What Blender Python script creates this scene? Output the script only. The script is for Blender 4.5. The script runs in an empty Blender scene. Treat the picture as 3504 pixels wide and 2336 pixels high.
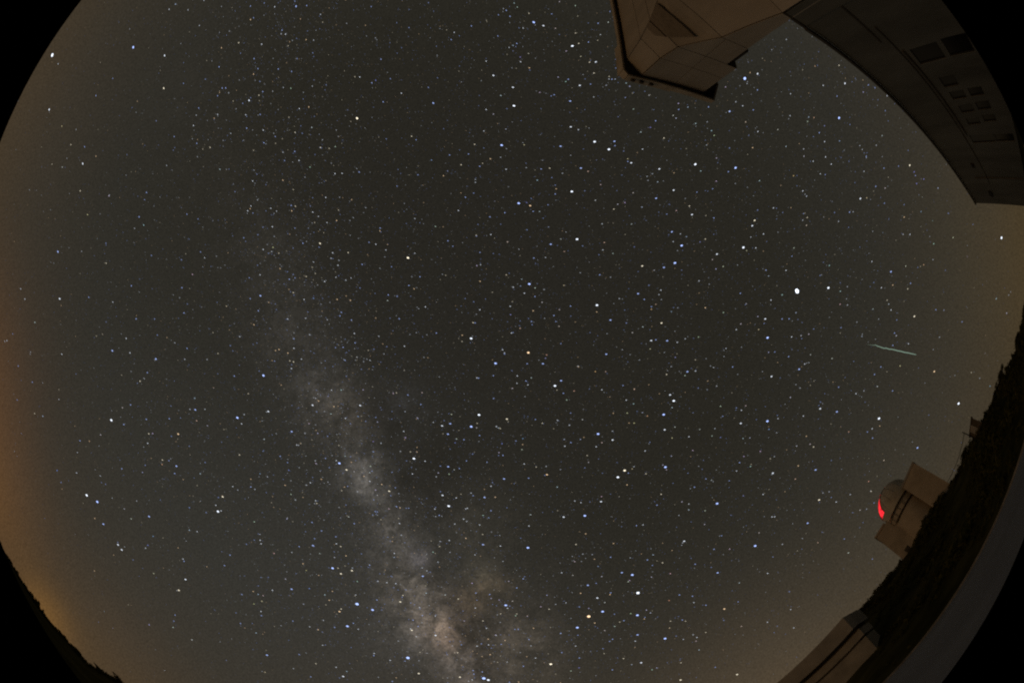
import bpy, bmesh, math, random
from mathutils import Vector, Matrix, noise
S = bpy.context.scene
col = S.collection
rnd = random.Random(7)

# ------------------------------------------------------------------ camera (8 mm equisolid fisheye, tilted off the zenith)
CAM_Z = 1.6
PXF, PCX, PCY, ZEN = 1290.0, 1752.0, 1168.0, (1655.0, 945.0)

def lens_ray(px, py):
    dx, dy = px - PCX, py - PCY
    r = math.hypot(dx, dy) or 1e-9
    th = 2 * math.asin(min(1.0, r / (2 * PXF)))
    return Vector((math.sin(th) * dx / r, math.sin(th) * dy / r, math.cos(th)))

ROT = lens_ray(*ZEN).rotation_difference(Vector((0, 0, 1))).to_matrix()
def ray(px, py): return ROT @ lens_ray(px, py)

cam = bpy.data.cameras.new('camera')
camo = bpy.data.objects.new('camera', cam)
col.objects.link(camo)
right, down, view = ROT @ Vector((1, 0, 0)), ROT @ Vector((0, 1, 0)), ROT @ Vector((0, 0, 1))
m = Matrix((right, -down, -view)).transposed().to_4x4()
m.translation = Vector((0, 0, CAM_Z))
camo.matrix_world = m
cam.type = 'PANO'
cam.panorama_type = 'FISHEYE_EQUISOLID'
cam.fisheye_lens = PXF / (3504 / 22.5)
cam.fisheye_fov = math.radians(187)
cam.sensor_width = 22.5
cam.sensor_height = 22.5 * 682 / 1024
cam.clip_start, cam.clip_end = 0.05, 40000
S.camera = camo

# ------------------------------------------------------------------ render settings
S.view_settings.view_transform = 'Standard'
S.view_settings.look = 'None'
S.view_settings.gamma = 1
S.view_settings.exposure = 0.0
S.view_settings.use_curve_mapping = False
S.render.film_transparent = False
S.render.image_settings.color_mode = 'RGB'
S.render.engine = 'CYCLES'
S.cycles.use_denoising = False
S.cycles.max_bounces = 4
S.cycles.pixel_filter_type = 'BLACKMAN_HARRIS'
S.cycles.filter_width = 2.1

def lin(r, g, b):
    f = lambda c: (c / 255) / 12.92 if c / 255 <= 0.04045 else ((c / 255 + 0.055) / 1.055) ** 2.4
    return Vector((f(r), f(g), f(b)))

def azel(az, el):
    a, e = math.radians(az), math.radians(el)
    return Vector((math.cos(e) * math.cos(a), math.cos(e) * math.sin(a), math.sin(e)))

# ------------------------------------------------------------------ night sky (world)
W = bpy.data.worlds.new('World'); S.world = W; W.use_nodes = True
nt = W.node_tree; nt.nodes.clear()
def N(t, **k):
    n = nt.nodes.new(t)
    for a, b in k.items(): setattr(n, a, b)
    return n
def L(a, b): nt.links.new(a, b)
tc = N('ShaderNodeTexCoord'); DIR = tc.outputs['Generated']
sep = N('ShaderNodeSeparateXYZ'); L(DIR, sep.inputs[0])
ramp = N('ShaderNodeValToRGB'); L(sep.outputs[2], ramp.inputs[0])
stops = [(0.0, (62, 52, 37)), (0.10, (58, 51, 40)), (0.24, (53, 49, 41)), (0.48, (46, 44, 38)), (0.75, (40, 38, 32)), (1.0, (38, 36, 31))]
cr = ramp.color_ramp
while len(cr.elements) < len(stops): cr.elements.new(0.5)
for e, (p, c) in zip(cr.elements, stops):
    e.position = p; v = lin(*c); e.color = (v.x, v.y, v.z, 1)

def blob(c, sig_deg, rgb, acc):
    dot = N('ShaderNodeVectorMath', operation='DOT_PRODUCT'); L(DIR, dot.inputs[0]); dot.inputs[1].default_value = c
    s2 = 1.0 / math.radians(sig_deg) ** 2
    ma = N('ShaderNodeMath', operation='MULTIPLY_ADD'); L(dot.outputs['Value'], ma.inputs[0])
    ma.inputs[1].default_value = s2; ma.inputs[2].default_value = -s2
    ex = N('ShaderNodeMath', operation='EXPONENT'); L(ma.outputs[0], ex.inputs[0])
    sc = N('ShaderNodeVectorMath', operation='SCALE'); sc.inputs[0].default_value = rgb; L(ex.outputs[0], sc.inputs['Scale'])
    if acc is None: return sc.outputs[0]
    ad = N('ShaderNodeVectorMath', operation='ADD'); L(acc, ad.inputs[0]); L(sc.outputs[0], ad.inputs[1])
    return ad.outputs[0]

# town glow on the horizon
glow = None
for az, el, sg, rgb in [(177, 1, 8, (.048, .014, .001)), (164, -2, 7, (.046, .017, .003)), (150, -3.5, 3.0, (.085, .036, .003)),
                        (142, -2, 9, (.020, .010, .004)), (55, 3, 13, (.044, .028, .014)), (-8, 2, 11, (.013, .0085, .002)), (95, 10, 16, (.008, .005, .003)), (140, 38, 22, (.0075, .0078, .0076)), (108, 36, 16, (.006, .006, .0062)),
                        (25, 8, 12, (.008, .006, .003)), (-155, 0, 12, (.012, .006, .002))]:
    glow = blob(azel(az, el), sg, rgb, glow)

# Milky Way clouds: (px, py, sigma px, rgb in 1/1000)
mw = None
for px, py, sp, r, g, b in [(1350, 1850, 150, 5, 4.7, 4.5), (1440, 2100, 170, 8, 7, 6.3), (1240, 1600, 120, 5, 4.8, 4.6), (1700, 2120, 190, 5, 4.2, 3.5), (1120, 1400, 120, 4, 3.8, 3.6)]:
    mw = blob(ray(px, py), sp * 0.0444, (r * 1e-3, g * 1e-3, b * 1e-3), mw)
for px, py, sp, r, g, b in [
        (1090, 1340, 70, 10, 9, 8), (1180, 1430, 60, 11, 9, 7), (1235, 1560, 45, 10, 9, 8), (1250, 1640, 48, 30, 27.5, 25),
        (1270, 1700, 36, 15, 14, 13), (1330, 1805, 45, 17, 15, 13), (1390, 1790, 40, 6, 5.5, 5), (1437, 1915, 24, 16, 15, 18),
        (1370, 1930, 60, 13, 11.5, 10), (1400, 2010, 55, 17, 14, 11), (1455, 2105, 55, 36, 29, 23), (1500, 2140, 42, 30, 20, 13),
        (1535, 2190, 38, 20, 12.5, 8), (1560, 2265, 50, 20, 16.5, 14), (1420, 2150, 70, 14, 13, 12), (1610, 2335, 60, 16, 13, 11),
        (1690, 2020, 42, 11, 7.5, 4), (1640, 1960, 50, 7, 6, 4), (1615, 2045, 40, 12, 7.5, 3.5), (1780, 2180, 70, 10, 8, 6),
        (1750, 2240, 80, 8, 6.5, 5), (1850, 2290, 70, 4, 3, 2), (1380, 1385, 60, 3, 3, 3.3), (1640, 1800, 90, 4, 3.5, 2.5),
        (1000, 1130, 110, 5, 4.5, 4), (900, 880, 120, 3, 2.7, 2.4), (780, 600, 120, 1.6, 1.4, 1.2), (640, 330, 120, 1, .9, .8)]:
    mw = blob(ray(px, py), sp * 0.0444, (r * 2.2e-3, g * 2.2e-3, b * 2.2e-3), mw)
nz = N('ShaderNodeTexNoise'); L(DIR, nz.inputs['Vector']); nz.inputs['Scale'].default_value = 15; nz.inputs['Detail'].default_value = 8
nz.inputs['Roughness'].default_value = 0.66; nz.inputs['Distortion'].default_value = 0.5
mr = N('ShaderNodeMapRange'); L(nz.outputs[0], mr.inputs[0])
mr.inputs[1].default_value = .36; mr.inputs[2].default_value = .66; mr.inputs[3].default_value = 0.3; mr.inputs[4].default_value = 1.6
nf = N('ShaderNodeTexNoise'); L(DIR, nf.inputs['Vector']); nf.inputs['Scale'].default_value = 60; nf.inputs['Detail'].default_value = 9
nf.inputs['Roughness'].default_value = 0.7; nf.inputs['Distortion'].default_value = 0.8
mf = N('ShaderNodeMapRange'); L(nf.outputs[0], mf.inputs[0])
mf.inputs[1].default_value = .33; mf.inputs[2].default_value = .68; mf.inputs[3].default_value = 0.35; mf.inputs[4].default_value = 1.6
mm_ = N('ShaderNodeMath', operation='MULTIPLY'); L(mr.outputs[0], mm_.inputs[0]); L(mf.outputs[0], mm_.inputs[1])
mws = N('ShaderNodeVectorMath', operation='SCALE'); L(mw, mws.inputs[0]); L(mm_.outputs[0], mws.inputs['Scale'])
# dust lanes of the Great Rift
dust = None
for px, py, sp, a in [(1480, 1600, 80, 4.5), (1440, 1740, 55, 5), (1630, 2165, 50, 9), (1650, 2270, 45, 9), (1330, 1440, 55, 5), (1540, 2060, 32, 9), (1490, 1985, 28, 7), (1370, 1660, 35, 5), (1590, 2110, 30, 7)]:
    dust = blob(ray(px, py), sp * 0.0444, (a * 1e-3, a * 1e-3, a * 0.9e-3), dust)
s1 = N('ShaderNodeVectorMath', operation='ADD'); L(ramp.outputs[0], s1.inputs[0]); L(glow, s1.inputs[1])
s2 = N('ShaderNodeVectorMath', operation='ADD'); L(s1.outputs[0], s2.inputs[0]); L(mws.outputs[0], s2.inputs[1])
s3 = N('ShaderNodeVectorMath', operation='SUBTRACT'); L(s2.outputs[0], s3.inputs[0]); L(dust, s3.inputs[1])
# unresolved starlight: fine mottling
gn = N('ShaderNodeTexNoise'); L(DIR, gn.inputs['Vector']); gn.inputs['Scale'].default_value = 260; gn.inputs['Detail'].default_value = 2
gm = N('ShaderNodeMapRange'); L(gn.outputs[0], gm.inputs[0])
gm.inputs[1].default_value = .3; gm.inputs[2].default_value = .7; gm.inputs[3].default_value = .80; gm.inputs[4].default_value = 1.20
s4 = N('ShaderNodeVectorMath', operation='SCALE'); L(s3.outputs[0], s4.inputs[0]); L(gm.outputs[0], s4.inputs['Scale'])
bg = N('ShaderNodeBackground'); L(s4.outputs[0], bg.inputs[0]); bg.inputs[1].default_value = 1.0
wo = N('ShaderNodeOutputWorld'); L(bg.outputs[0], wo.inputs[0])

# ------------------------------------------------------------------ one weak warm lamp: the town's light from the low west
sun = bpy.data.lights.new('town_glow_light', 'SUN'); sun.energy = 0.15; sun.angle = math.radians(16); sun.color = (1.0, .56, .24)
suno = bpy.data.objects.new('town_glow_light', sun); col.objects.link(suno)
suno.rotation_euler = azel(163, 9).to_track_quat('Z', 'Y').to_euler()

# ------------------------------------------------------------------ materials
def mat(name, rgb, rough=.7, nscale=0, namp=.25, bump=0, metal=0, stretch=None, spec=.3):
    M = bpy.data.materials.new(name); M.use_nodes = True
    t = M.node_tree; b = t.nodes['Principled BSDF']
    b.inputs['Roughness'].default_value = rough; b.inputs['Metallic'].default_value = metal
    b.inputs['Specular IOR Level'].default_value = spec
    b.inputs['Base Color'].default_value = (*rgb, 1)
    if nscale:
        tcx = t.nodes.new('ShaderNodeTexCoord'); mp = t.nodes.new('ShaderNodeMapping')
        t.links.new(tcx.outputs['Object'], mp.inputs[0])
        if stretch: mp.inputs['Scale'].default_value = stretch
        n = t.nodes.new('ShaderNodeTexNoise'); n.inputs['Scale'].default_value = nscale; n.inputs['Detail'].default_value = 7
        n.inputs['Roughness'].default_value = .62
        t.links.new(mp.outputs[0], n.inputs['Vector'])
        mx = t.nodes.new('ShaderNodeMix'); mx.data_type = 'RGBA'
        mx.inputs[6].default_value = (*[c * (1 - namp) for c in rgb], 1); mx.inputs[7].default_value = (*[min(1, c * (1 + namp)) for c in rgb], 1)
        rm = t.nodes.new('ShaderNodeMapRange'); rm.inputs[1].default_value = .3; rm.inputs[2].default_value = .7
        t.links.new(n.outputs[0], rm.inputs[0]); t.links.new(rm.outputs[0], mx.inputs[0]); t.links.new(mx.outputs[2], b.inputs['Base Color'])
        if bump:
            bp = t.nodes.new('ShaderNodeBump'); bp.inputs['Strength'].default_value = bump; bp.inputs['Distance'].default_value = .1
            t.links.new(n.outputs[0], bp.inputs['Height']); t.links.new(bp.outputs[0], b.inputs['Normal'])
    return M
def emit(name, rgb, s):
    M = bpy.data.materials.new(name); M.use_nodes = True; t = M.node_tree; t.nodes.clear()
    e = t.nodes.new('ShaderNodeEmission'); e.inputs[0].default_value = (*rgb, 1); e.inputs[1].default_value = s
    o = t.nodes.new('ShaderNodeOutputMaterial'); t.links.new(e.outputs[0], o.inputs[0])
    return M
MT = dict(
    panel=mat('painted_panel', (.52, .48, .42), .6, .35, .26, .05, stretch=(1, 1, .25)),
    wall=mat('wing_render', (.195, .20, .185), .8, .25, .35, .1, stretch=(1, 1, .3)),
    dark=mat('dark_gap', (.035, .032, .028), .9), seam=mat('seam_sealant', (.25, .22, .185), .9), softgap=mat('shadow_gap', (.10, .09, .075), .9),
    coping=mat('dark_coping', (.10, .09, .075), .7, 1.5, .3),
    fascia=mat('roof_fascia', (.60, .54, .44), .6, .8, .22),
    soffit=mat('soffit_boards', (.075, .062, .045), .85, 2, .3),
    glass=mat('window_glass', (.012, .012, .012), .25, spec=.35),
    frame=mat('window_frame', (.045, .043, .038), .6),
    concrete=mat('pad_concrete', (.27, .28, .31), .9, .15, .15, .1),
    kerb=mat('kerb_concrete', (.30, .28, .26), .9, 2, .3, .3),
    ground=mat('scrub_ground', (.058, .054, .022), 1, .25, .5, .6, spec=0),
    leaf=mat('dark_leaves', (.065, .062, .018), .9, .9, .5, spec=0),
    bark=mat('bark', (.06, .045, .03), 1, 4, .4),
    shedwall=mat('shed_wall', (.40, .375, .335), .8, .5, .25, .1),
    domewall=mat('dome_wall', (.50, .43, .34), .75, .5, .2, .1),
    shell=mat('dome_shell', (.60, .55, .46), .5, .8, .2),
    slab=mat('roof_slab', (.40, .38, .35), .8, .5, .2, .1),
    hutwall=mat('hut_wall', (.13, .11, .085), .9, 1.5, .4, .3),
    wire=mat('cable_rubber', (.02, .02, .02), .8),
)
MT['red'] = emit('red_lit_interior', (1.0, .028, .04), 1.3)
_t = MT['red'].node_tree; _c = _t.nodes.new('ShaderNodeTexCoord'); _n = _t.nodes.new('ShaderNodeTexNoise'); _n.inputs['Scale'].default_value = 1.6; _n.inputs['Detail'].default_value = 3
_m = _t.nodes.new('ShaderNodeMapRange'); _m.inputs[1].default_value = .34; _m.inputs[2].default_value = .66; _m.inputs[3].default_value = .35; _m.inputs[4].default_value = 1.7
_t.links.new(_c.outputs['Object'], _n.inputs['Vector']); _t.links.new(_n.outputs[0], _m.inputs[0])
_t.links.new(_m.outputs[0], [q for q in _t.nodes if q.type == 'EMISSION'][0].inputs[1])

# ------------------------------------------------------------------ mesh helpers
class MB:
    def __init__(s): s.v = []; s.f = []
    def poly(s, pts):
        i = len(s.v); s.v += [Vector(p) for p in pts]; s.f.append(tuple(range(i, i + len(pts))))
    def prism(s, bottom, top):
        n = len(bottom); i = len(s.v); s.v += [Vector(p) for p in bottom] + [Vector(p) for p in top]
        s.f.append(tuple(range(i + n - 1, i - 1, -1))); s.f.append(tuple(range(i + n, i + 2 * n)))
        for k in range(n):
            j = (k + 1) % n; s.f.append((i + k, i + j, i + n + j, i + n + k))
    def slab(s, quad, t):           # quad extruded along its normal by t (both ways closed)
        q = [Vector(p) for p in quad]; nn = (q[1] - q[0]).cross(q[-1] - q[0]).normalized() * t
        s.prism(q, [p + nn for p in q])
    def tube(s, pts, rads, n=8):
        pts = [Vector(p) for p in pts]; i0 = len(s.v)
        for k, (p, r) in enumerate(zip(pts, rads)):
            d = (pts[min(k + 1, len(pts) - 1)] - pts[max(k - 1, 0)]).normalized()
            a = d.orthogonal().normalized() if k == 0 else (a - d * a.dot(d)).normalized()
            b = d.cross(a)
            for j in range(n):
                t = 2 * math.pi * j / n; s.v.append(p + (a * math.cos(t) + b * math.sin(t)) * r)
        for k in range(len(pts) - 1):
            for j in range(n):
                A = i0 + k * n + j; B = i0 + k * n + (j + 1) % n; s.f.append((A, B, B + n, A + n))
        s.f.append(tuple(range(i0 + n - 1, i0 - 1, -1))); e = i0 + (len(pts) - 1) * n; s.f.append(tuple(range(e, e + n)))
    def build(s, name, material, parent=None, smooth=False):
        o0 = parent_origin(parent)
        me = bpy.data.meshes.new(name); me.from_pydata([p - o0 for p in s.v], [], s.f); me.update()
        me.materials.append(MT[material] if isinstance(material, str) else material)
        b = bmesh.new(); b.from_mesh(me); bmesh.ops.recalc_face_normals(b, faces=b.faces); b.to_mesh(me); b.free()
        if smooth:
            for p in me.polygons: p.use_smooth = True
        o = bpy.data.objects.new(name, me); col.objects.link(o)
        if parent: o.parent = parent
        return o
def parent_origin(p):
    o = Vector((0, 0, 0))
    while p is not None: o += p.location; p = p.parent
    return o
def tag(o, label=None, cat=None, group=None, kind=None):
    if label: o['label'] = label
    if cat: o['category'] = cat
    if group: o['group'] = group
    if kind: o['kind'] = kind
    return o
def thing(name, loc, label, cat, group=None):
    e = bpy.data.objects.new(name, None); e.location = loc; col.objects.link(e); e.empty_display_size = .5
    return tag(e, label, cat, group)

# ------------------------------------------------------------------ ground
SKY = [(-180, -4), (-140, -4), (-60, -2.2), (-40, -2), (-20, -1.8), (-8, -1.2), (-3, -.5), (0, .7), (3, 1.9), (5, 3.3), (8, 3.8), (10, 5), (12, 6.1),
       (14, 6.5), (16, 6.8), (19, 7.2), (23, 8), (30, 8.4), (36, 8.7), (40, 9.1), (43, 8), (48, 6), (60, 3), (80, 0), (110, -1), (128, -.2), (134, .8),
       (138.5, -.2), (143, -2.5), (147, -2.9), (150, -3.3), (159, -3.6), (180, -4)]
def lerp_tab(tab, x):
    for (a, b), (c, d) in zip(tab, tab[1:]):
        if a <= x <= c: return b + (d - b) * (x - a) / (c - a)
    return tab[-1][1]
RID = [(-180, 110), (-60, 90), (-12, 80), (-4, 57), (50, 57), (75, 80), (180, 110)]
PAD_R = 23.4
def ground_z(x, y, rough=True):
    r = math.hypot(x, y); az = math.degrees(math.atan2(y, x))
    if r < PAD_R: return -.14
    R = lerp_tab(RID, az); zr = CAM_Z + R * math.tan(math.radians(lerp_tab(SKY, az)))
    if r < R:
        t = (r - PAD_R) / (R - PAD_R); z = -.14 + (zr + .14) * (.65 * t + .35 * t * t * (3 - 2 * t)); k = min(1, t * 3)
    elif r < R + 12: z = zr - .02 * (r - R); k = 1
    else:
        d = r - R - 12; z = zr - .24 - .42 * d / (1 + d / 1500); k = 1 + d / 60
    if rough:
        if x > 4 and y < -10: k *= .05
        z += k * (.45 * noise.noise(Vector((x * .11, y * .11, 3))) + .22 * noise.noise(Vector((x * .35, y * .35, 9))))
    return z
g = MB()
azs = [-180 + i * 1.0 for i in range(360)]
rs = [0.0, 12, 20, PAD_R - .05, PAD_R + .3, 25, 27, 29] + [31 + i * 2 for i in range(52)] + [140, 160, 190, 230, 300, 400, 600, 900, 1400, 2200, 3500, 6000, 9000]
for r in rs:
    for a in azs:
        x, y = r * math.cos(math.radians(a)), r * math.sin(math.radians(a))
        g.v.append(Vector((x, y, ground_z(x, y))))
n = len(azs)
for i in range(len(rs) - 1):
    for j in range(n):
        k = (j + 1) % n; g.f.append((i * n + j, i * n + k, (i + 1) * n + k, (i + 1) * n + j))
tag(g.build('ground', 'ground', smooth=True), kind='structure')
# paved pad with kerb
def ring(r0, r1, z0, z1, n=180):
    b = MB()
    for i in range(n):
        a, c = 2 * math.pi * i / n, 2 * math.pi * (i + 1) / n
        if math.cos(a) * r1 < -6: continue
        P = lambda r, t, z: (r * math.cos(t), r * math.sin(t), z)
        b.poly([P(r0, a, z1), P(r1, a, z1), P(r1, c, z1), P(r0, c, z1)]); b.poly([P(r1, a, z0), P(r1, c, z0), P(r1, c, z1), P(r1, a, z1)])
        b.poly([P(r0, a, z0), P(r0, a, z1), P(r0, c, z1), P(r0, c, z0)])
    return b
p = MB(); p.poly([(max(-6.0, 22.9 * math.cos(2 * math.pi * i / 180)), 22.9 * math.sin(2 * math.pi * i / 180), 0) for i in range(180)])
pad = tag(p.build('pavement', 'concrete'), kind='structure')
tag(ring(22.95, 23.3, -.2, .12).build('kerb', 'kerb', pad), None)

# ------------------------------------------------------------------ the large telescope building (unit: U metres, heights from the eye)
U = 20.0
def P(x, y, h): return Vector((x * U, y * U, CAM_Z + h * U))
def front_y(x): return -.68 - .037 * (x - .652)
tower = thing('observatory_tower', P(.6, -.9, -.08), 'tall pale panelled telescope tower with chamfered corner and overhanging flat roof', 'observatory')
LV = [(-.08, .665, -.93), (.456, .652, -.90), (.667, .592, -.82), (.784, .512, -.765), (.7845, .512, -.765), (.87, .494, -.745), (1.0, .483, -.735)]   # height, chamfer x on the front, chamfer y on the side
XL, YF, YB = .44, -.68, -1.35
def loop(i, inset=0.0):
    h, cx, cy = LV[i]; q = inset; XR = .722 if i >= 4 else .683
    return [P(XL + q, YB, h), P(XL + q, cy - q * .4, h), P(cx + q * .4, YF - q, h), P(XR - q, YF - q, h), P(XR - q, YB, h)]
core = MB()
for i in range(len(LV) - 1): core.prism(loop(i, .006), loop(i + 1, .006))
core.build('core', 'seam', tower)
def sub_quad(a, b, c, d, gap):      # a,b bottom; d,c top: shrink by an absolute gap
    cu = (b - a).normalized() * gap; cv = (c - d).normalized() * gap
    up1 = (d - a).normalized() * gap; up2 = (c - b).normalized() * gap
    return [a + cu + up1, b - cu + up2, c - cv - up2, d + cv - up1]
def panel(parent, q, t=.05, gap=.022):
    b = MB(); q = sub_quad(*q, gap); nn = (q[1] - q[0]).cross(q[3] - q[0]).normalized() * t
    b.prism([v - nn for v in q], q); return b.build('panel', 'panel', parent)
lerp = lambda a, b, t: a + (b - a) * t
for i in range(len(LV) - 1):
    if i == 3: continue
    A, B = loop(i), loop(i + 1)
    # side (faces -x), chamfer, front, split into panels
    for u0, u1 in ((0, .5), (.5, 1)):
        panel(tower, [lerp(A[0], A[1], u0), lerp(A[0], A[1], u1), lerp(B[0], B[1], u1), lerp(B[0], B[1], u0)])
    panel(tower, [A[1], A[2], B[2], B[1]])
    if i >= 1:                      # vertical joint on the front at .605, chamfer edge passes it lower down
        xa, xb = A[2].x / U, B[2].x / U
        js = [.605] if max(xa, xb) < .6 else []
        cuts_a = [A[2]] + [P(j, YF, LV[i][0]) for j in js] + [A[3]]; cuts_b = [B[2]] + [P(j, YF, LV[i + 1][0]) for j in js] + [B[3]]
        for k in range(len(cuts_a) - 1): panel(tower, [cuts_a[k], cuts_a[k + 1], cuts_b[k + 1], cuts_b[k]])
    for k in range(2): panel(tower, [lerp(A[3], A[4], k / 2), lerp(A[3], A[4], (k + 1) / 2), lerp(B[3], B[4], (k + 1) / 2), lerp(B[3], B[4], k / 2)])
# big louvred vent on the chamfer
h0, h1 = .69, .768
def chamfer(u, h):
    for i in range(len(LV) - 1):
        if LV[i][0] <= h <= LV[i + 1][0]:
            t = (h - LV[i][0]) / (LV[i + 1][0] - LV[i][0]); A, B = loop(i), loop(i + 1)
            return lerp(lerp(A[1], A[2], u), lerp(B[1], B[2], u), t)
def vent_patch(u0, u1, v0, v1, ha, hb):
    c = [chamfer(u0, ha), chamfer(u1, ha), chamfer(v1, hb), chamfer(v0, hb)]
    nn = (c[1] - c[0]).cross(c[3] - c[0]).normalized() * .05
    if nn.dot(Vector((-1, 1, 0))) < 0: nn = -nn
    b = MB(); b.prism([v - nn * 2 for v in c], [v + nn * 4.5 for v in c]); o = b.build('vent_panel', MT['coping2'], tower)
    return o
MT['coping2'] = mat('grey_louvre', (.33, .29, .24), .8, 3, .25, stretch=(1, 1, 6))
vent_patch(.02, .88, .02, .66, .722, .783); vent_patch(.02, .62, .04, .38, .7855, .812)
# roof: soffit and fascia
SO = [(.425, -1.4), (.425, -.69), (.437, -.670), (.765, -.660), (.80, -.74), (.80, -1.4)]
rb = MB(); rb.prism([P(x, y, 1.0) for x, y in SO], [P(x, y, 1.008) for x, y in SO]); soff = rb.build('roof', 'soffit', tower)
fh = [.017, .05, .032, .030, .02, .02]
def fascia(a, b, ha, hb, h0=.996):
    A, B = Vector((a[0], a[1], 0)), Vector((b[0], b[1], 0)); d = (B - A).normalized(); nn = Vector((-d.y, d.x, 0)) * .006
    if nn.dot(Vector((-1, 1, 0))) < 0: nn = -nn
    q = MB(); q.prism([P(A.x, A.y, h0), P(B.x, B.y, h0), P(B.x + nn.x, B.y + nn.y, h0), P(A.x + nn.x, A.y + nn.y, h0)],
                      [P(A.x, A.y, 1 + ha), P(B.x, B.y, 1 + hb), P(B.x + nn.x, B.y + nn.y, 1 + hb), P(A.x + nn.x, A.y + nn.y, 1 + ha)])
    return q.build('fascia', 'fascia', soff)
fascia((.425, -1.4), (.425, -.81), .016, .018)
fascia((.425, -.808), (.425, -.69), .048, .052)
fascia((.425, -.689), (.437, -.670), .04, .034)
fascia((.4375, -.670), (.60, -.665), .034, .034)
fascia((.6015, -.665), (.765, -.660), .026, .022)
fascia((.766, -.660), (.80, -.74), .014, .014)
for x in (.455, .486, .52):         # small dark fittings bolted on the fascia
    b = MB(); c = P(x, -.660, 1.012); b.prism([c + Vector((-.14, 0, -.12)), c + Vector((.14, 0, -.12)), c + Vector((.12, .16, -.12)), c + Vector((-.12, .16, -.12))],
                                            [c + Vector((-.14, 0, .14)), c + Vector((.14, 0, .14)), c + Vector((.12, .10, .14)), c + Vector((-.12, .10, .14))])
    b.build('fitting', 'coping', soff)
# added dark block standing in for the shade under the tower's right overhang
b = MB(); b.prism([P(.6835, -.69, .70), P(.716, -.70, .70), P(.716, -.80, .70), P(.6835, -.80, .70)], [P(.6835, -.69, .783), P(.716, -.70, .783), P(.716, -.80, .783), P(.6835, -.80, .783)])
b.build('overhang_shade', 'soffit', tower)

# ---- the long low wing
wing = thing('observatory_wing', P(1.7, front_y(1.7) - .2, -.08), 'long pale flat roofed wing with dark windows joining the telescope tower', 'building')
WX0, WX1, WTOP, WBOT = .735, 2.885, .452, -.09
WIN = [(1.010, 1.100, .110, .230), (1.003, 1.098, -.028, .087), (1.198, 1.268, .124, .197), (1.303, 1.364, .118, .193), (1.298, 1.360, .020, .094),
       (1.412, 1.478, .112, .187), (1.402, 1.471, .013, .090), (1.530, 1.591, .109, .185), (1.514, 1.577, .010, .084), (1.698, 1.788, .060, .215),
       (1.702, 1.783, -.070, .054)]
# wall with real openings: grid of strips
def F(x, h, d=0): return P(x, front_y(x) - d, h)
cols = [(WX0, 1.0), (1.0, 1.105), (1.105, 1.19), (1.19, 1.275), (1.275, 1.285), (1.285, 1.37), (1.37, 1.395), (1.395, 1.485), (1.485, 1.505), (1.505, 1.6), (1.6, 1.69), (1.69, 1.795), (1.795, WX1)]
wl = MB()
for c0, c1 in cols:
    ws = sorted([w for w in WIN if c0 - 1e-6 <= w[0] and w[1] <= c1 + 1e-6], key=lambda w: w[2])
    def blk(x0, x1, z0, z1):
        if x1 - x0 > 1e-5 and z1 - z0 > 1e-5:
            wl.prism([F(x0, z0), F(x1, z0), F(x1, z0, .03), F(x0, z0, .03)], [F(x0, z1), F(x1, z1), F(x1, z1, .03), F(x0, z1, .03)])
    z = WBOT
    for w in ws:
        blk(c0, c1, z, w[2]); blk(c0, w[0], w[2], w[3]); blk(w[1], c1, w[2], w[3]); z = w[3]
    blk(c0, c1, z, WTOP)
wl.prism([F(WX1 - .02, WBOT, .031), F(WX1, WBOT, .031), F(WX1, WBOT, .5), F(WX1 - .02, WBOT, .5)], [F(WX1 - .02, WTOP, .031), F(WX1, WTOP, .031), F(WX1, WTOP, .5), F(WX1 - .02, WTOP, .5)])
wl.prism([F(WX0, WTOP - .02, .031), F(WX1 - .021, WTOP - .02, .031), F(WX1 - .021, WTOP - .02, .5), F(WX0, WTOP - .02, .5)], [F(WX0, WTOP, .031), F(WX1 - .021, WTOP, .031), F(WX1 - .021, WTOP, .5), F(WX0, WTOP, .5)])
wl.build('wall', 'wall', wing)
bk = MB(); bk.prism([F(WX0, WBOT, .034), F(WX1 - .03, WBOT, .034), F(WX1 - .03, WBOT, .05), F(WX0, WBOT, .05)], [F(WX0, WTOP - .03, .034), F(WX1 - .03, WTOP - .03, .034), F(WX1 - .03, WTOP - .03, .05), F(WX0, WTOP - .03, .05)])
bk.build('inner_wall', 'dark', wing)
for x0, x1, z0, z1 in WIN:
    fr = MB(); t = .0035
    for a, b_, c, d in ((x0, x1, z0, z0 + t), (x0, x1, z1 - t, z1), (x0, x0 + t, z0 + t, z1 - t), (x1 - t, x1, z0 + t, z1 - t)):
        fr.prism([F(a, c, .0015), F(b_, c, .0015), F(b_, c, .004), F(a, c, .004)], [F(a, d, .0015), F(b_, d, .0015), F(b_, d, .004), F(a, d, .004)])
    w = fr.build('window', 'frame', wing)
    pn = MB(); pn.prism([F(x0, z0, .0042), F(x1, z0, .0042), F(x1, z0, .0052), F(x0, z0, .0052)], [F(x0, z1, .0042), F(x1, z1, .0042), F(x1, z1, .0052), F(x0, z1, .0052)])
    pn.build('pane', 'glass', w)
def hstrip(x0, x1, z0, z1, out, name, mt, slope=0):
    b = MB(); s = slope * (x1 - x0)
    b.prism([F(x0, z0, -out), F(x1, z0 + s, -out), F(x1, z0 + s, -.0004), F(x0, z0, -.0004)], [F(x0, z1, -out), F(x1, z1 + s, -out), F(x1, z1 + s, -.0004), F(x0, z1, -.0004)])
    return b.build(name, mt, wing)
hstrip(WX0, WX1 + .004, .4525, .462, .012, 'coping', 'coping')
hstrip(.86, 2.40, .272, .276, .004, 'string_course', 'coping', -.03)
hstrip(1.0, 1.68, .252, .259, .006, 'string_course', 'coping', -.04)
hstrip(WX0, .93, .300, .306, .004, 'string_course', 'coping', 0)
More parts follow.
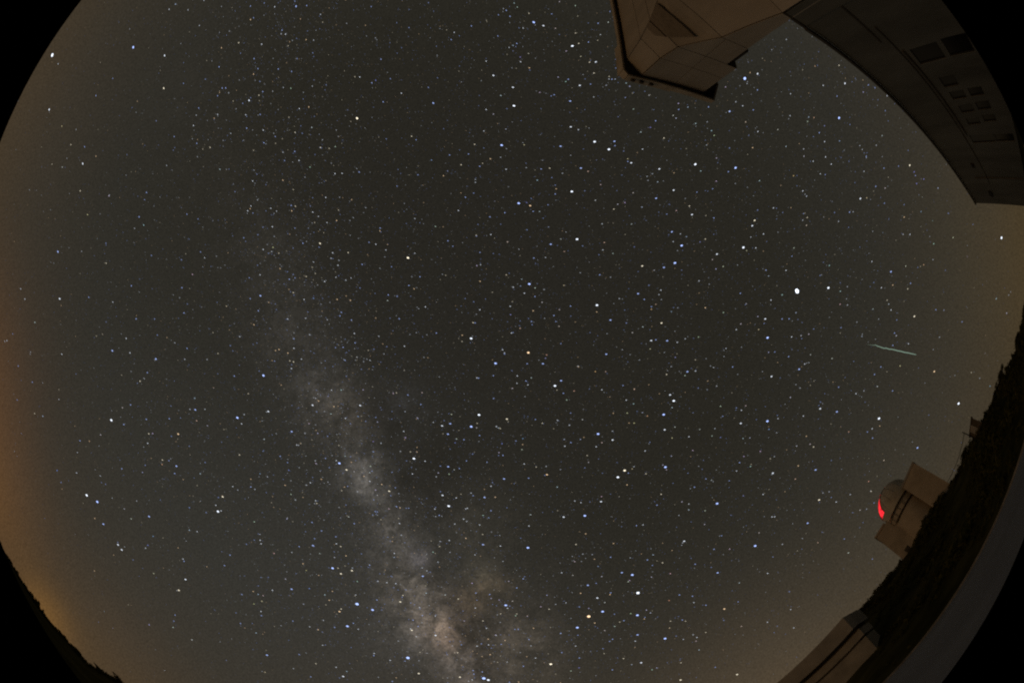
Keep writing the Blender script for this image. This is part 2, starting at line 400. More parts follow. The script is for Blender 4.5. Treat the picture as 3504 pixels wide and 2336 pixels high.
# tower base below the wing roof is hidden by a short link wall
lk = MB(); lk.prism([P(.66, -.681, WBOT), P(.735, -.6815, WBOT), P(.735, -.72, WBOT), P(.66, -.72, WBOT)], [P(.66, -.681, .452), P(.735, -.6815, .452), P(.735, -.72, .452), P(.66, -.72, .452)])
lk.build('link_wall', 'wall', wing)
b = MB(); b.prism([P(.655, -.6795, .4525), P(.735, -.6775, .4525), P(.735, -.69, .4525), P(.655, -.69, .4525)], [P(.655, -.6795, .462), P(.735, -.6775, .462), P(.735, -.69, .462), P(.655, -.69, .462)])
b.build('coping', 'coping', wing)
for x, z, w_, h_ in ((2.56, .245, .11, .03), (2.05, .29, .05, .018)):
    b = MB(); b.prism([F(x, z, -.012), F(x + w_, z, -.012), F(x + w_, z, -.0006), F(x, z, -.0006)], [F(x, z + h_, -.004), F(x + w_, z + h_, -.004), F(x + w_, z + h_, -.0006), F(x, z + h_, -.0006)])
    b.build('wall_vent', 'dark', wing)
b = MB(); b.tube([F(2.28, -.08, -.006), F(2.28, .33, -.006)], [.07, .07], 8); b.build('downpipe', 'coping', wing)

# ------------------------------------------------------------------ the small dome on the ridge
def polar(az, r, z): return Vector((r * math.cos(math.radians(az)), r * math.sin(math.radians(az)), z))
def zel(el, r): return CAM_Z + r * math.tan(math.radians(el))
dome = thing('dome_observatory', polar(25.1, 57, 8.2), 'small observatory dome on the ridge with a glowing red shutter opening', 'observatory')
def rect_box(a0, a1, r, depth, z0, z1, name, mt, parent):
    A, B = polar(a0, r, 0), polar(a1, r, 0); v = ((A + B) / 2); v.z = 0; u = (B - A).normalized(); d = Vector((-u.y, u.x, 0))
    if d.dot(v) < 0: d = -d
    pts = [A, B, B + d * depth, A + d * depth]
    b = MB(); b.prism([Vector((q.x, q.y, z0)) for q in pts], [Vector((q.x, q.y, z1)) for q in pts]); o = b.build(name, mt, parent); return o, pts
rect_box(30.6, 23.35, 55.2, 7, 6.0, zel(14.75, 55.2), 'main_block', 'domewall', dome)
rect_box(30.75, 28.4, 55.05, 7.2, zel(14.78, 55.2), zel(15.1, 55.2), 'parapet', 'domewall', dome)
rect_box(23.15, 19.55, 53.4, 6, 6.0, zel(15.15, 53.4), 'annex', 'domewall', dome)
rect_box(23.2, 19.45, 53.3, 6.2, zel(15.16, 53.4), zel(15.5, 53.4), 'annex_roof', 'slab', dome)
DC = polar(25.2, 56.5, 0); DR = 2.95
def lathe(prof, name, mt, parent, n=48, phi=None, smooth=True):
    b = MB(); p0, p1 = phi or (0, 360); full = phi is None
    m_ = n if full else n + 1
    for r, z in prof:
        for j in range(m_):
            a = math.radians(p0 + (p1 - p0) * j / n); b.v.append(Vector((DC.x + r * math.cos(a), DC.y + r * math.sin(a), z)))
    for i in range(len(prof) - 1):
        for j in range(n):
            k = (j + 1) % m_ if full else j + 1
            b.f.append((i * m_ + j, i * m_ + k, (i + 1) * m_ + k, (i + 1) * m_ + j))
    return b.build(name, mt, parent, smooth)
z1, z2, zc = 14.2, 15.55, 17.0
lathe([(2.75, 6), (2.75, z1 - .17)], 'drum', 'domewall', dome)
lathe([(2.45, z1 - .17), (2.45, z1 + .19)], 'ring_gap', 'softgap', dome)
lathe([(2.75, z1 - .17), (2.4, z1 - .17)], 'drum_cap', 'domewall', dome, smooth=False)
lathe([(2.45, z1 + .19), (2.9, z1 + .19), (2.9, z2 - .19), (2.45, z2 - .19)], 'gallery_ring', 'domewall', dome, smooth=False)
lathe([(2.5, z2 - .19), (2.5, z2 + .14)], 'ring_gap', 'softgap', dome)
prof = [(2.5, z2 + .14), (DR, z2 + .15), (DR, zc)] + [(DR * math.cos(math.radians(t)), zc + DR * math.sin(math.radians(t))) for t in range(6, 90, 6)] + [(.02, zc + DR)]
PHC, SW = math.radians(140), .46      # shutter opening: azimuth and half width
EC, EP = Vector((math.cos(PHC), math.sin(PHC), 0)), Vector((-math.sin(PHC), math.cos(PHC), 0))
def in_slit(nv): return abs(nv.dot(EP)) < SW and nv.dot(EC) > -.12 and nv.z > .04
def dome_part(R, name, mt, parent, keep):
    b = MB(); NA, NL = 160, 30
    def pt(t, a): return Vector((R * math.cos(t) * math.cos(a), R * math.cos(t) * math.sin(a), R * math.sin(t)))
    for i in range(-4, NL):
        for j in range(NA):
            a0, a1 = PHC + 2 * math.pi * j / NA, PHC + 2 * math.pi * (j + 1) / NA
            def at(i_, a): return (pt(0, a) + Vector((0, 0, (z2 + .14 - zc) * (-i_) / 4))) if i_ < 0 else pt(math.pi / 2 * i_ / NL, a)
            q = [at(i, a0), at(i, a1), at(i + 1, a1), at(i + 1, a0)]; c = sum(q, Vector()) / 4; nv = Vector((c.x, c.y, max(c.z, 0))).normalized()
            if keep(nv):
                b.poly([DC + Vector((0, 0, zc)) + v for v in (q if i < NL - 1 else q[:3])])
    o = b.build(name, mt, parent, False)
    bm = bmesh.new(); bm.from_mesh(o.data); bmesh.ops.remove_doubles(bm, verts=bm.verts, dist=1e-4); bmesh.ops.recalc_face_normals(bm, faces=bm.faces); bm.to_mesh(o.data); bm.free()
    for p_ in o.data.polygons: p_.use_smooth = True
    return o
lathe([(2.5, z2 + .14), (DR, z2 + .14)], 'dome_base', 'shell', dome, smooth=False)
sh = dome_part(DR, 'dome_shell', 'shell', dome, lambda nv: not in_slit(nv))
dome_part(DR * .97, 'lit_interior', 'red', sh, lambda nv: abs(nv.dot(EP)) < SW + .08 and nv.dot(EC) > -.2)
for sg in (-1, 1):                    # shutter rails along the opening
    c0_ = DC + Vector((0, 0, zc)) + EP * (SW * DR * sg); rr_ = DR * math.sqrt(1 - SW * SW) * 1.01
    b = MB(); b.tube([c0_ + EC * (rr_ * math.cos(math.radians(t))) + Vector((0, 0, rr_ * math.sin(math.radians(t)))) for t in range(3, 98, 5)], [.07] * 19, 6)
    b.build('shutter_rail', 'coping', sh)

for k in range(14):                   # raised ribs of the dome shell
    a = PHC + math.radians(40 + k * 280 / 13); rr_ = DR * 1.004
    b = MB(); b.tube([DC + Vector((rr_ * math.cos(math.radians(t)) * math.cos(a), rr_ * math.cos(math.radians(t)) * math.sin(a), zc + rr_ * math.sin(math.radians(t)))) for t in range(0, 85, 7)], [.035] * 13, 5)
    b.build('rib', 'slab', sh)
for k in range(22):                   # gallery railing posts round the drum
    a = 2 * math.pi * k / 22; q = DC + Vector((3.05 * math.cos(a), 3.05 * math.sin(a), z1 + .2)); b = MB(); b.tube([q, q + Vector((0, 0, .85))], [.03, .03], 5); b.build('railing_post', 'coping', dome)
b = MB(); b.tube([DC + Vector((3.05 * math.cos(2 * math.pi * k / 48), 3.05 * math.sin(2 * math.pi * k / 48), z1 + 1.05)) for k in range(49)], [.035] * 49, 5); b.build('handrail', 'coping', dome)
dq = [polar(a, 55.12, 0) for a in (29.6, 28.4)]; b = MB(); b.prism([Vector((q.x, q.y, 8.0)) for q in dq] + [Vector((q.x + .3, q.y + .15, 8.0)) for q in dq[::-1]], [Vector((q.x, q.y, 10.6)) for q in dq] + [Vector((q.x + .3, q.y + .15, 10.6)) for q in dq[::-1]])
b.build('door', 'coping', dome)
# ------------------------------------------------------------------ flat roofed building at the pad's edge
A0, A1 = Vector((24.6, 20.9, 0)), Vector((19.6, 34.2, 0)); uu = (A1 - A0).normalized(); dd = Vector((-uu.y, uu.x, 0))
if dd.x < 0: dd = -dd
shed = thing('flat_roof_building', (A0 + A1) / 2 + Vector((0, 0, 0.3)), 'low pale building with deep overhanging flat roof slab below the scrub ridge', 'building')
def Q(s, d, z): return Vector((A0 + uu * s + dd * d)) + Vector((0, 0, z))
def box(s0, s1, d0, d1, z0, z1, name, mt):
    b = MB(); b.prism([Q(s0, d0, z0), Q(s1, d0, z0), Q(s1, d1, z0), Q(s0, d1, z0)], [Q(s0, d0, z1), Q(s1, d0, z1), Q(s1, d1, z1), Q(s0, d1, z1)]); return b.build(name, mt, shed)
Lb = (A1 - A0).length
box(.35, Lb, .55, 2.9, -1.5, 4.55, 'wall', 'shedwall')
box(.9, Lb, .70, 2.8, 4.55, 4.78, 'wall_groove', 'softgap')
box(.30, Lb, .45, 3.0, 4.78, 5.62, 'lintel_band', 'shedwall')
box(.45, Lb, .75, 2.7, 5.62, 5.98, 'roof_gap', 'softgap')
rs_ = MB(); cc = [(0, .1), (.35, -.35), (Lb, -.35), (Lb, 3.3), (.2, 3.3)]
rs_.prism([Q(s, d, 5.98) for s, d in cc], [Q(s, d, 7.45) for s, d in cc]); rs_.build('roof_slab', 'slab', shed)
box(.36, Lb, -.30, 3.2, 7.453, 7.62, 'roof_edge', 'slab')

# ------------------------------------------------------------------ equipment hut and cable on the ridge
hz = ground_z(*polar(12.2, 50, 0).xy)
hut = thing('equipment_hut', polar(12.2, 50.6, hz), 'small dark lean-to equipment hut on the ridge crest', 'hut')
o, hp = rect_box(13.3, 11.1, 49.8, 1.8, hz - .6, zel(7.0, 49.8), 'wall', 'hutwall', hut)
b = MB(); e = [Vector((q.x, q.y, 0)) for q in hp]; c0 = sum(e, Vector()) / 4; e = [c0 + (q - c0) * 1.12 for q in e]; zt = zel(7.02, 49.8)
b.prism([Vector((q.x, q.y, zt + k)) for q, k in zip(e, (0, .62, .62, 0))], [Vector((q.x, q.y, zt + k + .1)) for q, k in zip(e, (0, .62, .62, 0))]); b.build('roof', 'coping', hut)
b = MB(); e2 = [c0 + (Vector((q.x, q.y, 0)) - c0) * .98 for q in hp]; b.prism([Vector((q.x, q.y, zt - .02)) for q in e2], [Vector((q.x, q.y, zt + k - .02)) for q, k in zip(e2, (.01, .55, .55, .01))]); b.build('gable', 'hutwall', hut)
b = MB(); f0, f1 = lerp(hp[0], hp[1], .25), lerp(hp[0], hp[1], .62); off = (hp[0] - hp[3]).normalized() * .05
b.prism([Vector((q.x, q.y, hz + .1)) for q in (f0, f1, f1 + off, f0 + off)], [Vector((q.x, q.y, hz + 1.75)) for q in (f0, f1, f1 + off, f0 + off)]); b.build('door', 'slab', hut)
ca, cb_ = polar(19.5, 53.3, zel(8.0, 53.3)), polar(13.2, 49.8, zel(8.2, 49.8)); pts = []
for i in range(17):
    t = i / 16; q = lerp(ca, cb_, t); q.z -= .55 * 4 * t * (1 - t) * .6; pts.append(q)
b = MB(); b.tube(pts, [.045] * 17, 6); cable = b.build('overhead_cable', 'wire'); tag(cable, 'thin sagging black cable strung from the dome annex to the hut', 'cable')
ps = MB(); bz = ground_z(*polar(13.2, 49.9, 0).xy); ps.tube([polar(13.2, 49.78, bz - .3), polar(13.2, 49.78, zel(8.6, 49.8))], [.07, .05], 8)
ps.build('cable_mast', 'wire', hut)

# ------------------------------------------------------------------ shrubs
def leaf_cloud(b, c, rx, rz, count, size, rr):
    for _ in range(count):
        d = Vector((rr.gauss(0, 1), rr.gauss(0, 1), rr.gauss(0, 1))).normalized() * (rr.random() ** .45)
        q = c + Vector((d.x * rx, d.y * rx, d.z * rz)); a = Vector((rr.uniform(-1, 1), rr.uniform(-1, 1), rr.uniform(-1, 1))).normalized(); k = a.orthogonal().normalized(); s_ = size * rr.uniform(.6, 1.4)
        i = len(b.v); b.v += [q - a * s_, q + k * s_ * .5, q + a * s_, q - k * s_ * .5]; b.f.append((i, i + 1, i + 2, i + 3))
def shrub(az, r, top_el, width, label, seed):
    rr = random.Random(seed); base = polar(az, r, 0); base.z = ground_z(base.x, base.y) - .1; h = max(1.2, zel(top_el, r) - base.z)
    t = thing('shrub', base, label, 'shrub', 'shrubs on the skyline')
    b = MB(); b.tube([base, base + Vector((.05, .04, h * .25)), base + Vector((.1, -.05, h * .55))], [.13, .1, .05], 7)
    for k in range(5):
        a = rr.uniform(0, 6.3); b.tube([base + Vector((.03, 0, h * .2)), base + Vector((math.cos(a) * width * .3, math.sin(a) * width * .3, h * .5)), base + Vector((math.cos(a) * width * .42, math.sin(a) * width * .42, h * .72))], [.06, .04, .015], 5)
    b.build('trunk', 'bark', t)
    b = MB()
    for k in range(11):
        a = rr.uniform(0, 6.3); q = rr.random() ** .5 * width * .36; z = rr.uniform(.35, .78)
        leaf_cloud(b, base + Vector((math.cos(a) * q, math.sin(a) * q, h * z)), width * rr.uniform(.16, .25), h * rr.uniform(.14, .22), 130, .09, rr)
    b.build('crown', 'leaf', t)
shrub(-2.2, 56, 1.0, 3.6, 'round dark shrub on the skyline beside the long wing\'s far end', 1)
shrub(.8, 55, 2.1, 2.6, 'dark upright shrub on the skyline between the wing and the ridge', 2)
shrub(4.9, 54, 4.5, 2.8, 'domed dark shrub at the foot of the ridge crest', 3)
shrub(7.3, 54, 4.2, 2.6, 'dark shrub on the ridge just below the equipment hut', 4)
shrub(15.6, 51, 7.0, 2.2, 'low dark shrub under the sagging cable', 5)
shrub(34, 52, 9.0, 2.8, 'low dark shrub on the ridge between dome and flat roofed building', 6)
shrub(38.2, 50, 9.5, 2.6, 'dark shrub on the ridge right beside the flat roofed building', 7)
for k, (a, r, e) in enumerate(((139.2, 95, .5), (141.6, 100, -1.2), (144.4, 104, -1.9), (147.2, 106, -2.3))):
    shrub(a, r, e, 3.4, 'black shrub silhouetted on the slope against the orange town glow', 20 + k)
def scrub(az0, az1, r0, r1, count, seed, name, label):
    rr = random.Random(seed); b = MB()
    for _ in range(count):
        az = rr.uniform(az0, az1); r = math.sqrt(rr.uniform(r0 * r0, r1 * r1)); q = polar(az, r, 0); q.z = ground_z(q.x, q.y)
        nn_ = noise.noise(Vector((q.x * .16, q.y * .16, 5)))
        if nn_ < rr.uniform(-.35, .15): continue
        s_ = rr.uniform(.25, .7) * (1 + 1.3 * max(0, nn_)) * (1 if r < 45 else 1.2)
        leaf_cloud(b, q + Vector((0, 0, s_ * .35)), s_ * .6, s_ * .5, 14, s_ * .28, rr)
    tag(b.build(name, 'leaf'), label, 'scrub', kind='stuff')
scrub(-9, 41, 24.6, 62, 3200, 3, 'scrub', 'dark low scrub covering the slope up to the ridge')
scrub(134, 163, 60, 118, 1300, 4, 'scrub', 'black low scrub on the slope facing the town glow')

# ------------------------------------------------------------------ stars
SKY_R = 6000.0
POLE = ray(1900, 0)
STAR_C = dict(b=(.40, .53, 1.0), w=(.82, .89, 1.0), y=(1.0, .90, .68), o=(1.0, .70, .42))
T = {   # tile origin, scale, stars as x, y, brightness, colour
 (1660, 0, .2976): '559,259,4b 670,298,3w 808,328,2y 1003,531,4w 1273,714,3w 334,38,2w 370,84,2w 855,22,2w 1038,68,2w 320,525,2w 95,869,3w 320,1006,3w 332,1218,4w 840,889,2w 927,940,2w 1088,984,3w 1393,982,2w 978,1164,3b 628,1065,2w 985,1460,3w 95,1313,2w 238,1486,2w 1612,1124,2b 1885,1097,2w 2163,1329,2w 2196,1360,2w 2223,1191,2w 2332,1234,2w 1706,1256,2w 1100,651,2y 933,589,2w 1326,401,2w 1416,258,2w 1901,1466,2b 1790,1520,2w 1495,912,2w 1622,958,2w 1662,994,2w 499,617,2y 405,659,2b 180,1100,2w',
 (1660, 440, .2976): '190,192,4b 1259,152,4w 1424,240,4w 1487,148,3b 868,204,3b 1101,455,3b 1183,493,2y 1640,348,2o 1680,395,3w 2003,465,3w 1923,520,2w 1984,614,2w 2168,709,3w 997,724,4w 386,859,4b 479,851,2b 518,887,3o 1966,802,3b 1803,903,2w 1525,870,2w 1608,851,2w 1345,1096,2w 755,1330,3b 1057,1272,4w 871,1270,2w 1371,1310,2y 2147,1187,3b 2315,1243,2w 2260,1345,4b 2183,1544,4b 1715,1360,2b 1470,1436,2w 729,1132,2b 481,1164,2b 600,594,2w 449,188,2y 626,954,2w 1329,645,2w 1702,739,2w 2199,943,2y 1268,825,2w 1683,1098,2w 257,1303,2y 911,1413,2o',
 (1660, 880, .2976): '244,203,2y 508,308,4b 407,331,2b 905,323,2y 421,253,2w 574,353,2w 1286,551,4w 1284,628,2o 1441,722,3b 1806,101,3y 1944,149,2w 2056,118,3b 1759,419,3b 1963,541,2o 1912,598,2o 2141,624,2b 2028,756,3y 1813,800,2w 1694,866,2w 1910,957,3w 2093,959,3b 497,1096,4o 120,1219,4b 707,1122,2o 694,1160,2b 665,1223,3b 1393,1114,3b 1267,1313,2o 1386,1314,2o 873,1418,3b 803,1477,4w 1023,1536,2o 1716,1514,2y 855,603,2w 655,517,2w 292,660,2b 403,817,2y 850,793,2y 1898,1054,2y 2188,1150,2b 531,1384,2w 313,1506,2w',
 (2340, 240, .2976): '701,98,5b 848,44,3w 480,196,2w 527,476,3b 1785,551,4b 1853,154,3w 2063,255,2w 1436,541,2w 1496,547,2o 1423,592,2w 1617,641,2b 711,598,2y 1790,815,2b 1377,908,2w 1381,991,2w 132,1084,4w 595,1124,4b 870,1272,2w 1260,1216,2o 2030,1478,3w 2103,1470,2o 2072,1165,2w 2280,755,2w 1411,1450,2w 194,1160,2w 318,698,2w 349,752,2y 136,615,2w 1175,879,2w 1509,-44,2o 373,1277,2w 376,1012,2w 1081,685,2w',
 (2340, 680, .2976): '94,183,3w 814,250,3y 787,311,3w 1410,305,2y 685,560,4w 722,596,2y 381,637,3w 329,699,2w 453,779,2y 370,807,2w 1266,566,2w 1302,1061,6w 1662,1024,4w 1800,1063,2w 1673,767,2w 1796,1212,2y 1130,1104,2w 1290,1309,2w 851,1353,2w 936,1381,3w 718,1206,2w 975,888,2w 30,436,2b 186,497,2b 2175,1268,2w 860,1502,2y 456,1307,2w 655,1438,2w 1436,1556,2w',
 (2340, 1120, .2976): '963,118,4b 41,508,3b 13,553,2w 1348,95,2w 1457,313,2w 975,285,2w 1326,480,3b 1008,563,3w 1337,695,2w 1568,933,3w 1760,968,3b 961,1077,4b 655,1101,3w 2244,1046,4w 2225,677,2w 2071,728,2w 1896,1198,2o 423,905,2y 712,899,2y 182,1171,2w 357,1161,2w 324,1246,2w 422,1263,2b 760,1268,2w 681,1275,2w 1297,1361,2w 1452,1340,2w 880,1423,2w 690,1480,2w 2300,1526,2y 103,1412,2w 979,1169,2b 1226,803,2w 1704,357,2w 2047,103,2w 168,110,2y 485,241,2w',
 (2800, 540, .2976): '1052,87,3y 1103,163,2b 1118,205,2b 1213,246,2b 1183,243,1w 1131,297,2b 769,349,2w 800,329,1w 527,157,2w 1377,349,2w 1182,619,2b 1158,427,1w 1198,452,1w 975,881,2w 1327,988,2w 1550,917,2w 2107,920,4w 836,1309,3b 1006,1245,2y 1212,1230,2o 1713,1136,1w 741,860,1w 1315,724,1w 1180,790,1w',
 (2900, 1000, .3828): '598,215,3y 862,160,2b 1330,57,2w 1423,187,2w 776,707,3o 1274,838,2b 993,993,4w 626,1388,3b 470,657,2y 436,387,2w 369,105,2w 1230,545,1w 427,1405,1w',
 (2300, 1560, .2976): '901,118,2w 1158,194,3w 1650,157,3b 1417,262,2y 818,454,2b 517,544,4b 192,549,2w 191,616,2w 379,625,2w 112,524,2w 1690,502,3y 1558,769,3b 138,976,3w 955,1030,4b 1000,880,2w 661,1066,2w 1676,993,2o 2260,289,2o 523,1339,3b 772,1455,2w 1805,408,2w 2160,619,2w 2027,1110,2w 453,275,2w 373,783,2w',
 (0, 1320, .2976): '1280,393,4w 492,347,2w 1157,561,2w 1028,634,2o 245,546,1w 2245,274,3b 2239,140,2w 2261,399,2y 2049,552,3o 1971,577,2b 1942,857,2b 2028,920,3b 1640,992,2w 1864,902,2o 656,970,2b 880,998,2w 997,1255,4w 1119,1331,4b 1429,1411,2w 1714,1499,3b 2178,1397,2b 1090,1520,2o 1508,1526,2w 1755,546,2w 1407,249,2w 2302,1007,2w',
 (700, 1320, .2976): '377,365,4b 733,293,3w 1242,221,3w 1789,224,3w 1988,414,2w 1002,524,3b 1105,660,2y 1201,432,2w 1453,321,2w 1421,119,2b 1571,47,2w 1824,44,2w 1550,888,4b 1632,963,3y 1719,983,2w 1908,922,2w 1900,994,2w 2123,1208,3y 1967,1194,2w 1987,1256,2w 1281,890,2w 968,967,2b 638,1008,2b 154,1441,4w 208,1272,3y 159,1280,2b 994,1244,2w 947,1526,2w 1418,1103,2w 1765,351,2b 685,612,2w 1301,544,2w 2309,593,2w 2252,751,2w 33,456,2w 572,1560,2w 2120,1411,2w 1657,1503,2w 1617,806,2w 2171,86,2w 1940,638,2b',
 (1400, 1320, .2976): '803,332,4w 1124,380,3y 714,467,4b 473,433,3b 379,458,3w 446,553,3b 487,326,2w 94,366,2y 55,834,4w 2173,551,4b 1297,730,2y 1068,662,2b 1033,765,2w 449,927,3b 518,961,2w 1091,1067,3b 867,1280,3b 384,1256,3w 455,1379,4w 1585,1018,3o 2020,1490,4b 1777,1505,3w 1396,1478,2w 2207,1328,3w 2212,1269,2w 1703,1161,2w 1896,58,2o 1812,160,2w 1857,310,2b 1993,386,2w 1783,613,2w 1970,613,2w 2062,877,2w 2217,651,2y 545,608,2w 529,652,2b 776,480,2w 1027,482,2w 916,1513,2b 850,1486,2w 336,998,2w 958,1109,2b 1307,604,2b 2338,620,2w 148,77,2y 460,1012,2w',
 (2000, 1320, .2126): '1378,143,3w 1437,239,4w 1275,460,4b 1410,347,2w 804,52,2y 453,868,3w 280,910,2o 688,436,2y 1012,483,2o 799,597,2y 1291,704,3w 1456,660,2w 1400,1126,2w 646,1359,4y 538,1467,4w 768,1332,2o 1303,1305,4b 1262,1270,2w 1320,1346,2w 790,287,2w 933,427,2w 1410,836,2y',
 (0, 1760, .2976): '1189,108,3b 1357,345,3w 1400,403,3w 1760,248,2b 1700,350,2b 1768,675,2y 2133,743,3w 2056,868,3y 2177,178,2w 1298,1304,1w 1715,1263,2w 1990,1294,2w 2205,1436,2w 1198,1110,1w',
 (600, 1860, .2976): '1135,108,2y 1582,18,3b 1660,108,2w 1808,278,4b 1904,342,3y 2030,306,3y 1337,519,3b 1541,512,2b 952,578,2w 1010,593,2w 995,657,2y 903,689,2o 1268,402,2w 1505,303,2o 2090,690,5b 2268,757,4b 1978,944,4b 1888,776,3o 1719,584,2w 1475,690,2w 1054,1276,3b 1030,1473,2y 929,1021,2w 1971,1463,2w 1930,1521,3w 2092,430,2w 1830,154,2w 2036,275,2w 192,1100,2w',
 (1300, 1860, .2976): '234,665,3y 367,991,3y 640,1050,3w 493,370,3b 1447,704,4b 1371,643,2w 1278,624,2w 1524,656,2w 1480,428,2w 1702,43,4b 970,884,2w 322,1308,5b 447,1487,3y 920,1529,3y 1195,1543,5b 1247,1562,4w 1965,1380,4y 2270,960,4b 2290,1421,2b 2197,1457,2y 1331,1045,2w 1561,823,2w 751,585,2w 1060,450,2w 531,564,2w 937,1157,2b 164,152,2w 611,94,2w 1185,7,3b 1850,720,2w 2240,202,2w 2218,360,2w 1921,588,2w',
 (2000, 1860, .2976): '430,329,3b 550,355,4b 503,433,2w 519,419,2w 615,562,5w 209,776,4b 49,832,5o 148,620,3w 609,818,4b 713,759,2w 759,791,2w 532,798,2y 347,946,2w 233,993,2w 610,1043,3b 927,1086,4b 979,965,2y 1608,746,3o 987,340,2y 790,124,2w 157,257,2b 90,121,2w 199,373,2w 39,474,3b 973,648,2o 1283,1115,2w 1805,946,2y 1317,1216,2w 652,1363,3w 543,1385,2b 777,1443,2w 832,1423,2w 1755,1499,3y 1105,1562,3y 233,672,2w 49,739,2w 771,380,2w',
 (0, 0, 1.49): '120,127,5w 306,109,4b 378,128,3w 376,203,3y 113,252,3w 142,290,2o 820,272,4y 995,237,3b 572,231,3w 668,203,2w 133,578,3b 137,686,3w 258,805,3b 358,824,3b 605,862,4b 598,679,3b 520,703,2y 937,592,4y 1082,777,4w 735,559,3y 712,384,2w 770,337,2w 505,389,2w 201,493,2y 190,376,3w 143,384,2w 400,314,2b 330,517,2w 80,740,2w 680,15,3b 690,44,2o 403,10,2w 716,293,2w 991,368,2b 1028,393,2b 627,568,2y 442,630,2w 720,685,2b 1095,610,2w 863,185,2b 470,592,2w 250,450,2w 890,690,2w 820,820,2w 1000,520,2w',
}
SIZE = {1: (.085, .045), 2: (.125, .06), 3: (.155, .08), 4: (.19, .12), 5: (.235, .17), 6: (.27, .33)}     # half axes in degrees along / across the trail
EMI = {1: .32, 2: .62, 3: 1.05, 4: 1.5, 5: 1.7, 6: 2.4}
WORDS = {3: 'small clear', 4: 'large bright', 5: 'brilliant', 6: 'brightest'}
CW = dict(b='blue-white', w='white', y='pale yellow', o='orange')
def octa(sub):
    bm = bmesh.new(); bmesh.ops.create_icosphere(bm, subdivisions=sub, radius=1); me = bpy.data.meshes.new('star'); bm.to_mesh(me); bm.free(); return me
star_mesh = {}
field = []
def frame_of(d):
    t = POLE.cross(d)
    t = t.normalized() if t.length > 1e-4 else d.orthogonal().normalized()
    return t, d.cross(t).normalized()
for (ox, oy, sc), txt in T.items():
    for item in txt.split():
        a, b_, c = item.split(','); d = ray(ox + float(a) * sc, oy + float(b_) * sc); mg, cl = int(c[0]), c[1]
        if d.z < .03: continue
        t, u = frame_of(d)
        if mg < 3: field.append((d, SIZE[mg], tuple(q * EMI[mg] * rnd.uniform(.7, 1.15) for q in STAR_C[cl]))); continue
        if (mg, cl) not in star_mesh:
            me = octa(2); me.materials.append(emit('starlight_%s%d' % (CW[cl].replace(' ', '_').replace('-', '_'), mg), STAR_C[cl], EMI[mg])); star_mesh[(mg, cl)] = me
            me.materials[0].cycles.emission_sampling = 'AUTO'
        o = bpy.data.objects.new('star', star_mesh[(mg, cl)]); col.objects.link(o)
        al, ac = SIZE[mg]; al = SKY_R * math.radians(al); ac = SKY_R * math.radians(ac)
        mm = Matrix((t * al, u * ac, d * ac)).transposed().to_4x4(); mm.translation = d * SKY_R + Vector((0, 0, CAM_Z)); o.matrix_world = mm
        lb = '%s %s star, a short trailed dot in the night sky' % (WORDS[mg], CW[cl]); gr = '%s %s stars' % (WORDS[mg], CW[cl])
        if mg == 6: lb, gr = 'brightest star of all, a fat white oval dot above the meteor trail', None
        elif (mg, cl) == (5, 'o'): lb, gr = 'brilliant orange star beside a row of blue-white stars', None
        tag(o, lb, 'star', gr)
# thousands of faint stars as one object
mwn = Vector((-.8564, .2052, -.4737)).normalized()
sr = random.Random(11); UPPER = ray(650, 450)
while len(field) < 27000:
    d = Vector((sr.gauss(0, 1), sr.gauss(0, 1), sr.gauss(0, 1))).normalized()
    if d.z < .02: continue
    dens = .3 + .25 * math.exp(-(d.dot(mwn) / .35) ** 2) + .45 * math.exp(-(d.dot(mwn) / .13) ** 2)
    dens *= 1 - .45 * math.exp(-((d - UPPER).length / .55) ** 2)
    if sr.random() > dens * min(1, .15 + d.z * 1.6): continue
    br = .07 * (sr.random() + 1e-3) ** -.6
    br = min(br, .8) * min(1, .4 + d.z * 1.2)
    c = sr.choice('bbbbwwwyo'); cc_ = STAR_C[c]
    s_ = .030 + .03 * min(1, br * 2)
    field.append((d, (s_ * 2.1, s_), tuple(q * br * 1.15 for q in cc_)))
fv, ff, fc = [], [], []
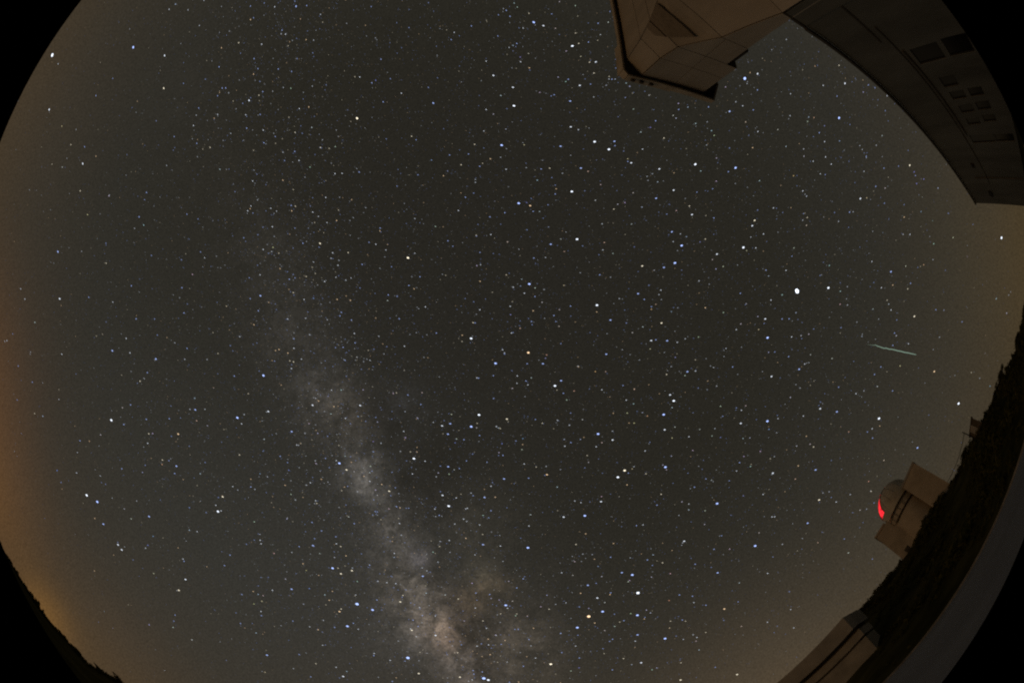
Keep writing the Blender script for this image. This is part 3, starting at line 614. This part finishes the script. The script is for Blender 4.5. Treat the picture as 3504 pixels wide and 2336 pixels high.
for d, (al, ac), c in field:
    t, u = frame_of(d); q = d * SKY_R + Vector((0, 0, CAM_Z)); a_ = SKY_R * math.radians(al); b_ = SKY_R * math.radians(ac)
    i = len(fv); fv += [q + t * a_, q + u * b_, q - t * a_, q - u * b_, q + d * b_, q - d * b_]
    ff += [(i, i + 1, i + 5), (i + 1, i + 2, i + 5), (i + 2, i + 3, i + 5), (i + 3, i, i + 5), (i + 1, i, i + 4), (i + 2, i + 1, i + 4), (i + 3, i + 2, i + 4), (i, i + 3, i + 4)]
    fc += [(*c, 1)] * 6
me = bpy.data.meshes.new('faint_stars'); me.from_pydata(fv, [], ff); me.update()
at = me.color_attributes.new('starlight', 'FLOAT_COLOR', 'POINT'); at.data.foreach_set('color', [x for c in fc for x in c])
M = emit('faint_starlight', (1, 1, 1), 1.0); an = M.node_tree.nodes.new('ShaderNodeAttribute'); an.attribute_name = 'starlight'
M.node_tree.links.new(an.outputs['Color'], [q for q in M.node_tree.nodes if q.type == 'EMISSION'][0].inputs[0]); M.cycles.emission_sampling = 'AUTO'
me.materials.append(M); o = bpy.data.objects.new('faint_stars', me); col.objects.link(o)
tag(o, 'thousands of faint stars scattered over the night sky', 'stars', kind='stuff')

# ------------------------------------------------------------------ meteor trail
zz = [(172, 462), (190, 466), (215, 471), (235, 473), (250, 470), (265, 479), (290, 487), (305, 492), (325, 500), (345, 498), (375, 508), (395, 508), (420, 514), (450, 522), (480, 527), (510, 536), (545, 541), (580, 549), (605, 555), (618, 557)]
pts = [ray(2900 + .3828 * a, 1000 + .3828 * b) * 5200 + Vector((0, 0, CAM_Z)) for a, b in zz]
wd = [.006, .010, .016, .024, .034, .05, .052, .055, .056, .056, .058, .058, .06, .062, .062, .062, .06, .055, .045, .012]
b = MB(); b.tube(pts, [5200 * math.radians(w * .95) for w in wd], 6)
MT['trail'] = emit('meteor_trail_light', (.60, .88, .68), .34); MT['trail'].cycles.emission_sampling = 'AUTO'
o = b.build('meteor_trail', 'trail'); tag(o, 'thin wavering pale green meteor trail in the sky above the dark shrubs', 'meteor')
